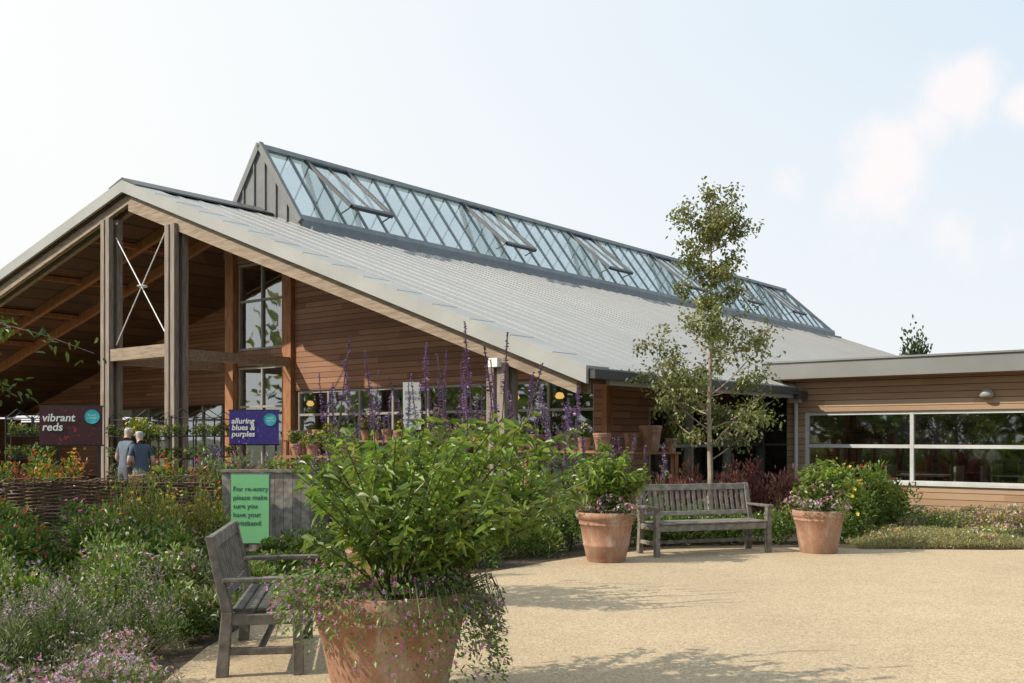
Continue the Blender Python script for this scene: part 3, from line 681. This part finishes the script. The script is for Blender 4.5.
while x<-2.75:
    g=random.uniform(.8,1.2)*1.3;mb.box(x,x+.115,13.62,13.645,.03,1.1+random.uniform(-.004,.004),(g,g,g));x+=.12
mb.box(-3.95,-2.75,13.65,13.7,.2,.28);mb.box(-3.95,-2.75,13.65,13.7,.9,.98);mb.box(-3.98,-2.72,13.59,13.74,1.106,1.14)
for x in (-3.97,-3.37,-2.83): mb.box(x,x+.09,13.702,13.79,0,1.1)
mb.box(-2.75,-2.725,13.62,15.0,.03,1.1)
mb.build('grey_timber_fence',WEATH)

# ---------------------------------------------------------------- signs
def text(parent,s,size,x,z,mat,y=-.03,align='LEFT',bold=.0,lsp=1.0,shear=0):
    cu=bpy.data.curves.new('t','FONT');cu.body=s;cu.size=size;cu.align_x=align;cu.offset=bold;cu.space_line=lsp;cu.extrude=.001;cu.shear=shear
    to=bpy.data.objects.new('t',cu);col.objects.link(to);bpy.context.view_layer.update()
    me=bpy.data.meshes.new_from_object(to.evaluated_get(bpy.context.evaluated_depsgraph_get()));bpy.data.objects.remove(to)
    me.materials.clear();me.materials.append(mat)
    o=bpy.data.objects.new('lettering',me);col.objects.link(o);o.parent=parent;o.location=(x,y,z);o.rotation_euler=(R(90),0,0);return o
GSIGN=m_plain('green_sign_paint',(.24,.60,.27),.5,var=.05)
DTXT=m_plain('dark_text',(.02,.06,.04),.6)
e=empty('green_notice_sign',(-3.52,13.45,0),R(4))
mb=MB();mb.box(-.25,.25,-.02,.0,.16,1.08);mb.build('board',GSIGN,e)
mb=MB();mb.box(-.265,.265,.002,.02,.14,1.1);mb.box(-.22,-.18,.022,.06,0,1.05);mb.box(.18,.22,.022,.06,0,1.05);mb.build('frame',GREYM,e)
text(e,'For re-entry\nplease make\nsure you\nhave your\nwristband',.092,-.225,.86,DTXT,align='LEFT',bold=0,lsp=1.25,y=-.0225)
def banner(name,loc,rot,w,h,z0,base,txt,fcol,ts):
    m,nt,b=newmat(name+'_print');v=coords(nt);vo=N(nt,'ShaderNodeTexVoronoi');vo.inputs['Scale'].default_value=14;lk(nt,v,vo.inputs['Vector'])
    n=noise(nt,v,5,5);f=math_(nt,'MULTIPLY',math_(nt,'SUBTRACT',1.0,vo.outputs[0]),n)
    lk(nt,ramp(nt,f,[(.28,base),(.42,tuple(x*1.3 for x in base)),(.55,fcol)]),b.inputs['Base Color']);b.inputs['Roughness'].default_value=.5
    e=empty(name,loc,rot)
    mb=MB();mb.box(-w/2,w/2,-.02,0,z0,z0+h);mb.build('board',m,e)
    mb=MB()
    for x in (-w/2+.04,w/2-.09): mb.box(x,x+.05,.005,.05,0,z0+h)
    mb.box(-w/2-.02,w/2+.02,.002,.03,z0+h+.001,z0+h+.03);mb.box(-w/2-.02,w/2+.02,.002,.03,z0-.03,z0-.001);mb.build('posts',BLACK,e)
    text(e,txt,ts,-w/2+.05,z0+h*.62,WHITE,align='LEFT',bold=.004,lsp=.85,shear=.15)
    mb=MB();r=h*.19;cx=w/2-r-.05;cz=z0+h-r-.05
    mb.lathe([(.001,0),(r,0),(r,.01)],sides=32)
    o=mb.build('round_logo',m_plain(name+'_teal',(.05,.50,.55),.5),e,(cx,-.0215,cz));o.rotation_euler=(R(90),0,0)
    text(e,'PLANT',.05,cx,cz+.01,WHITE,y=-.036,align='CENTER')
    text(e,'CENTRE',.05,cx,cz-.05,WHITE,y=-.036,align='CENTER')
banner('vibrant_reds_sign',(-9.08,20.6,0),R(10),1.22,.78,1.42,(.05,.008,.012),'vibrant\nreds',(.55,.02,.03),.225)
banner('alluring_blues_purples_sign',(-5.75,22.3,0),R(6),1.08,.74,1.42,(.035,.025,.20),'alluring\nblues &\npurples',(.2,.08,.5),.17)

# ---------------------------------------------------------------- display items
def small_pot(x,y,z,r,h,plant=None):
    e=empty('terracotta_pot',(x,y,z));mb=MB();pot_mesh(mb,r,r*.68,h);mb.build('pot',[TERRA,SOIL],e,smooth=True)
    if plant:
        mb=MB();fill_shrub(mb,0,0,h*.8,r*1.8,r*1.8,plant[0],400,.07,.03,plant[1],k=10,flow=plant[2],nf=50,fs=.05);mb.build('plant',FOL,e)
    return e
def table(x,y,rot,L,z=.95):
    mb=MB()
    mb.box(-L/2,L/2,-.3,.3,z-.04,z)
    for sx in (-1,1):
        for sy in (-1,1): mb.box(sx*(L/2-.08)-.03,sx*(L/2-.08)+.03,sy*.25-.03,sy*.25+.03,0,z-.042)
    mb.box(-L/2+.1,L/2-.1,-.25,.25,.3,.33);return mb.build('display_table',WARM,None,(x,y,0),rot)
table(.9,17.6,ang,2.2,1.35);table(2.55,18.9,0,1.2,1.3)
for i,(dx,r,h) in enumerate([(-.95,.12,.2),(-.62,.16,.28),(-.28,.13,.24),(.08,.17,.34),(.45,.13,.22),(.82,.16,.3)]):
    small_pot(.9+dx*.78,17.6-dx*.63,1.35,r,h,(.25,[G1,G2],[WHT,PINK]) if i in(0,4) else None)
small_pot(2.25,18.9,1.3,.14,.35);small_pot(2.62,18.9,1.3,.22,.5);small_pot(3.0,18.9,1.3,.13,.26,(.3,[G1,G2],[RED]))
# row of stock in front of the glazing (positions in the building's frame)
ca_,sa_=math.cos(ang),math.sin(ang)
def bl(x,y): return 1.17+x*ca_-y*sa_,16+x*sa_+y*ca_
for cxl in (-9.6,-7.2,-4.9):
    X,Y=bl(cxl,2.6);table(X,Y,ang,1.8,1.5)
    for k in range(5):
        X2,Y2=bl(cxl-.72+k*.36,2.6);r=random.uniform(.09,.15)
        small_pot(X2,Y2,1.5,r,r*random.uniform(1.5,2.1),(random.uniform(.2,.4),[G1,G3,G2],[random.choice([PUR,WHT,YEL,PINK])]) if random.random()<.65 else None)
table(-6.85,18.2,0,.7,.70);small_pot(-6.75,18.2,.70,.22,.2,None)
table(-3.9,20.2,R(-30),1.8,1.2)
for dx,r in ((-.6,.13),(-.15,.15),(.3,.12),(.7,.15)): small_pot(-3.9+dx*.86,20.2-dx*.5,1.2,r,.24,(.3,[G1,G3],[YEL,PUR,WHT]))
def stand(x,y,rot=0):
    e=empty('plant_display_stand',(x,y,0),rot);mb=MB()
    for dx in (-.55,0,.55):
        mb.tube([(dx,0,0),(dx,0,1),(dx,0,2.05)],.018,6)
    for z in (.6,1.1,1.6,2.0): mb.tube([(-.55,0,z),(0,0,z),(.55,0,z)],.012,5)
    for z in (.6,1.1,1.6): mb.box(-.5,.5,-.16,-.02,z-.02,z-.003)
    for dx in (-.28,.28):
        mb.tube([(dx-.27,0,2.0),(dx,-.12,2.2),(dx+.27,0,2.0)],.01,5)
    mb.build('frame',BLACK,e)
    mb=MB()
    for z in (.62,1.12,1.62):
        for dx in (-.4,-.13,.14,.41): fill_shrub(mb,dx,-.09,z,.13,.12,.25,150,.07,.03,[G1,G2,GG],k=6,flow=[random.choice([PUR,WHT,YEL])],nf=14,fs=.04)
    mb.build('plants',FOL,e)
stand(-6.95,22.0);stand(-8.3,23.5,R(10));stand(-10.8,22.5,R(10));stand(-9.6,25.0,R(-15));stand(-12.2,25.5,R(5));stand(-7.2,24.2,R(-10))
e=empty('flower_planter',(-7.9,21.2,0));mb=MB();mb.tube([(0,0,0),(0,0,.7),(0,0,1.45)],.05,8);mb.lathe([(.001,1.35),(.2,1.4),(.32,1.6),(.3,1.62)],sides=20);mb.build('stand',BLACK,e)
mb=MB();fill_shrub(mb,0,0,1.5,.5,.5,.45,900,.09,.035,[G3,GY,G1],k=12,flow=[ORG,YEL,WHT],nf=60,fs=.06);mb.build('plants',FOL,e)
e=empty('white_post_sign',(-1.9,19.0,0),R(8));mb=MB();mb.box(-.03,.03,.0,.05,0,2.65);mb.build('post',GREYM,e)
mb=MB();mb.box(-.17,.17,-.03,-.002,1.72,2.62);mb.build('board',WHITE,e)
text(e,'plant\ncentre',.11,-.14,2.4,m_plain('grey_text',(.25,.27,.27)),y=-.034,bold=.001);mb=MB()
for i in range(4): mb.box(-.13,.13-.03*i,-.034,-.031,1.8+i*.1,1.83+i*.1)
mb.build('printed_lines',m_plain('teal_lines',(.2,.4,.4)),e)

# ---------------------------------------------------------------- people
def person(loc,rot,scale,shirt,trou,hair,lean=0,arm=0):
    J=[(0,0,.96),(0,0,1.1),(0,0,1.30),(0,.01,1.46),(0,.005,1.53),(0,-.015,1.60),(0,-.01,1.67),(0,0,1.735),
       (-.15,.01,1.415),(-.23,.03,1.13),(-.20,-.17,.97),(-.20,-.24,.95),
       (.15,.01,1.415),(.24,.02,1.13),(.17,-.2,1.05 if arm else .96),(.165,-.27,1.04 if arm else .94),
       (-.09,0,.88),(-.10,-.02,.50),(-.10,.02,.10),(-.10,-.13,.045),
       (.09,0,.88),(.11,-.05,.50),(.12,.0,.10),(.13,-.15,.045)]
    rad=[.145,.125,.15,.075,.055,.075,.09,.07,.07,.045,.03,.032,.07,.045,.03,.032,.10,.068,.045,.04,.10,.068,.045,.04]
    E=[(0,1),(1,2),(2,3),(3,4),(4,5),(5,6),(6,7),(2,8),(8,9),(9,10),(10,11),(2,12),(12,13),(13,14),(14,15),(0,16),(16,17),(17,18),(18,19),(0,20),(20,21),(21,22),(22,23)]
    fing=[]
    for wi,sx in ((11,-1),(15,1)):
        p=J[wi]
        for k in range(4):
            dx=(k-1.5)*.017;l=[.06,.075,.07,.055][k]
            fing.append([(p[0]+dx,p[1]-.015,p[2]),(p[0]+dx,p[1]-.03-l*.5,p[2]-.006),(p[0]+dx,p[1]-.03-l*.8,p[2]-.03)])
        fing.append([(p[0]-sx*.025,p[1]+.02,p[2]),(p[0]-sx*.05,p[1]-.01,p[2]-.01),(p[0]-sx*.05,p[1]-.035,p[2]-.02)])
    def bend(q):
        x,y,z=q
        if z>1.0: y-=(z-1.0)*lean
        return (x,y,z)
    J=[bend(q) for q in J]
    me=bpy.data.meshes.new('body');me.from_pydata(J,E,[]);o=bpy.data.objects.new('body',me);col.objects.link(o)
    md=o.modifiers.new('s','SKIN')
    for i,r in enumerate(rad):
        me.skin_vertices[0].data[i].radius=(r,r*.75) if i<3 else (r,r)
    me.skin_vertices[0].data[0].use_root=True
    ss=o.modifiers.new('ss','SUBSURF');ss.levels=2;ss.render_levels=2
    bpy.context.view_layer.update()
    me2=bpy.data.meshes.new_from_object(o.evaluated_get(bpy.context.evaluated_depsgraph_get()));bpy.data.objects.remove(o)
    SK=m_plain('skin',(.5,.3,.22),.55,var=.06);SH=m_plain('shirt',shirt,.85,scale=18);TR=m_plain('trousers',trou,.85);HA=m_plain('hair',hair,.7,var=.3,scale=30);SO=m_plain('shoes',(.05,.04,.04),.6)
    me2.materials.clear()
    for m in (SK,SH,TR,HA,SO): me2.materials.append(m)
    for p in me2.polygons:
        c=p.center;y=c.y+(max(0,c.z-1)*lean);p.use_smooth=True
        if c.z>1.5: p.material_index=3 if (c.z>1.60 and y>-.035) or c.z>1.70 else 0
        elif c.z>.95 and not(c.z<1.2 and abs(c.x)>.15): p.material_index=1
        elif c.z<.95 and abs(c.x)<.30 and c.y>-.12 and c.z>.1: p.material_index=2
        elif c.z<=.1: p.material_index=4
        else: p.material_index=0
        if abs(c.x)>.165 and c.z<1.24 and c.z>.85: p.material_index=0
    e=empty('person',loc,rot);e.scale=(scale,)*3
    b=bpy.data.objects.new('body',me2);col.objects.link(b);b.parent=e
    mb=MB()
    for f in fing: mb.tube([bend(q) for q in f],[.009,.0085,.006],6)
    y0=-.69*lean
    mb.add([(-.013,-.095+y0,1.625),(.013,-.095+y0,1.625),(.008,-.088+y0,1.665),(-.008,-.088+y0,1.665),(-.01,-.125+y0,1.627),(.01,-.125+y0,1.627),(.004,-.1+y0,1.665),(-.004,-.1+y0,1.665)],BF)
    for sx in (-1,1): mb.lathe([(.001,-.03),(.015,-.015),(.018,.01),(.001,.035)],sx*.087,-.01+y0,1.645,8)
    mb.build('hands_nose_ears',SK,e)
    mb=MB()
    for sx in (-1,1): mb.lathe([(.001,-.008),(.009,0),(.001,.008)],sx*.032,-.093+y0,1.668,8)
    mb.box(-.022,.022,-.098+y0,-.085+y0,1.592,1.598);mb.build('eyes_mouth',DTXT,e)
    mb=MB()
    for sx in (-.11,.11): mb.lathe([(.001,0),(.052,.0),(.05,.12),(.045,.14)],sx,.0,0,10)
    mb.build('shoe_cuffs',SO,e)
    return e
person((-7.58,19.6,0),R(150),1.02,(.12,.15,.20),(.12,.12,.14),(.42,.38,.34),lean=.1)
person((-7.15,19.3,0),R(215),.98,(.06,.08,.12),(.25,.23,.2),(.45,.42,.38),lean=.22,arm=1)

# ---------------------------------------------------------------- light, sky
SUN=np.array([-.96,-.26,0]);SUN/=np.linalg.norm(SUN);el=R(38)
sd=Vector((SUN[0]*math.cos(el),SUN[1]*math.cos(el),math.sin(el)))
L=bpy.data.lights.new('sun','SUN');L.energy=5;L.angle=R(.6);L.color=(1,.90,.74)
lo=bpy.data.objects.new('sun',L);col.objects.link(lo);lo.rotation_euler=sd.to_track_quat('Z','Y').to_euler();lo.location=(-20,-10,20)
wd=bpy.data.worlds.new('World');scene.world=wd;wd.use_nodes=True;nt=wd.node_tree;bg=nt.nodes['Background']
sky=N(nt,'ShaderNodeTexSky',sky_type='NISHITA');sky.sun_disc=False;sky.sun_elevation=el;sky.sun_rotation=math.atan2(sd.x,sd.y)
sky.dust_density=2.0;sky.air_density=1.0
tc=N(nt,'ShaderNodeTexCoord');dirv=tc.outputs['Generated']
def dot(vec,p):
    d=N(nt,'ShaderNodeVectorMath',operation='DOT_PRODUCT');lk(nt,vec,d.inputs[0]);d.inputs[1].default_value=p;return d.outputs['Value']
ds=dot(dirv,(-.93,.37,.0))
mr=N(nt,'ShaderNodeMapRange');lk(nt,ds,mr.inputs[0]);mr.inputs[1].default_value=-.3;mr.inputs[2].default_value=.7;mr.inputs[3].default_value=0;mr.inputs[4].default_value=1
haze=ramp(nt,mr.outputs[0],[(0,(.62,.75,.86)),(.5,(.77,.84,.89)),(1,(.94,.94,.92))])
hz=N(nt,'ShaderNodeVectorMath',operation='SCALE');lk(nt,haze,hz.inputs[0]);hz.inputs['Scale'].default_value=11.8
base=mixc(nt,.87,sky.outputs[0],hz.outputs[0])
sepd=N(nt,'ShaderNodeSeparateXYZ');lk(nt,dirv,sepd.inputs[0])
hm=N(nt,'ShaderNodeMapRange');lk(nt,sepd.outputs[2],hm.inputs[0]);hm.inputs[1].default_value=0;hm.inputs[2].default_value=.36;hm.inputs[3].default_value=.85;hm.inputs[4].default_value=0
base=mixc(nt,hm.outputs[0],base,(9.4,9.4,9.45))
nz=N(nt,'ShaderNodeTexNoise');nz.inputs['Scale'].default_value=13;nz.inputs['Detail'].default_value=9;nz.inputs['Roughness'].default_value=.62;lk(nt,dirv,nz.inputs['Vector'])
acc=None
for px,py,r,s0 in ((948,92,.034,1.25),(925,122,.034,1.15),(900,150,.04,1.05),(872,182,.045,.9),(845,212,.055,.7),(965,76,.022,1.2),(1020,105,.02,.9),(960,255,.06,.5),(1010,245,.05,.5),(790,190,.04,.35)):
    d=Vector(((px-512)/1000,1,(436-py)/1000)).normalized()
    sub=N(nt,'ShaderNodeVectorMath',operation='DISTANCE');lk(nt,dirv,sub.inputs[0]);sub.inputs[1].default_value=d
    v=math_(nt,'SUBTRACT',s0,math_(nt,'DIVIDE',sub.outputs['Value'],r))
    acc=v if acc is None else math_(nt,'MAXIMUM',acc,v)
acc=math_(nt,'ADD',math_(nt,'MAXIMUM',acc,-1.5),math_(nt,'MULTIPLY',math_(nt,'SUBTRACT',nz.outputs[0],.5),3.0))
cm=N(nt,'ShaderNodeMapRange',interpolation_type='SMOOTHSTEP');lk(nt,acc,cm.inputs[0]);cm.inputs[1].default_value=-.2;cm.inputs[2].default_value=1.0;cm.inputs[3].default_value=0;cm.inputs[4].default_value=.9
base=mixc(nt,cm.outputs[0],base,(10.1,9.6,9.6))
lk(nt,base,bg.inputs[0]);bg.inputs[1].default_value=.1

# ---------------------------------------------------------------- camera
cd=bpy.data.cameras.new('camera');cam=bpy.data.objects.new('camera',cd);col.objects.link(cam);scene.camera=cam
cd.sensor_width=36;cd.lens=36*1000/1024;cd.clip_end=1500;cd.clip_start=.1
cam.location=(0,0,1.6);cam.rotation_euler=(R(90),0,0);cd.shift_y=(436-341.5)/1024
scene.view_settings.view_transform='Standard';scene.view_settings.look='None';scene.view_settings.exposure=0
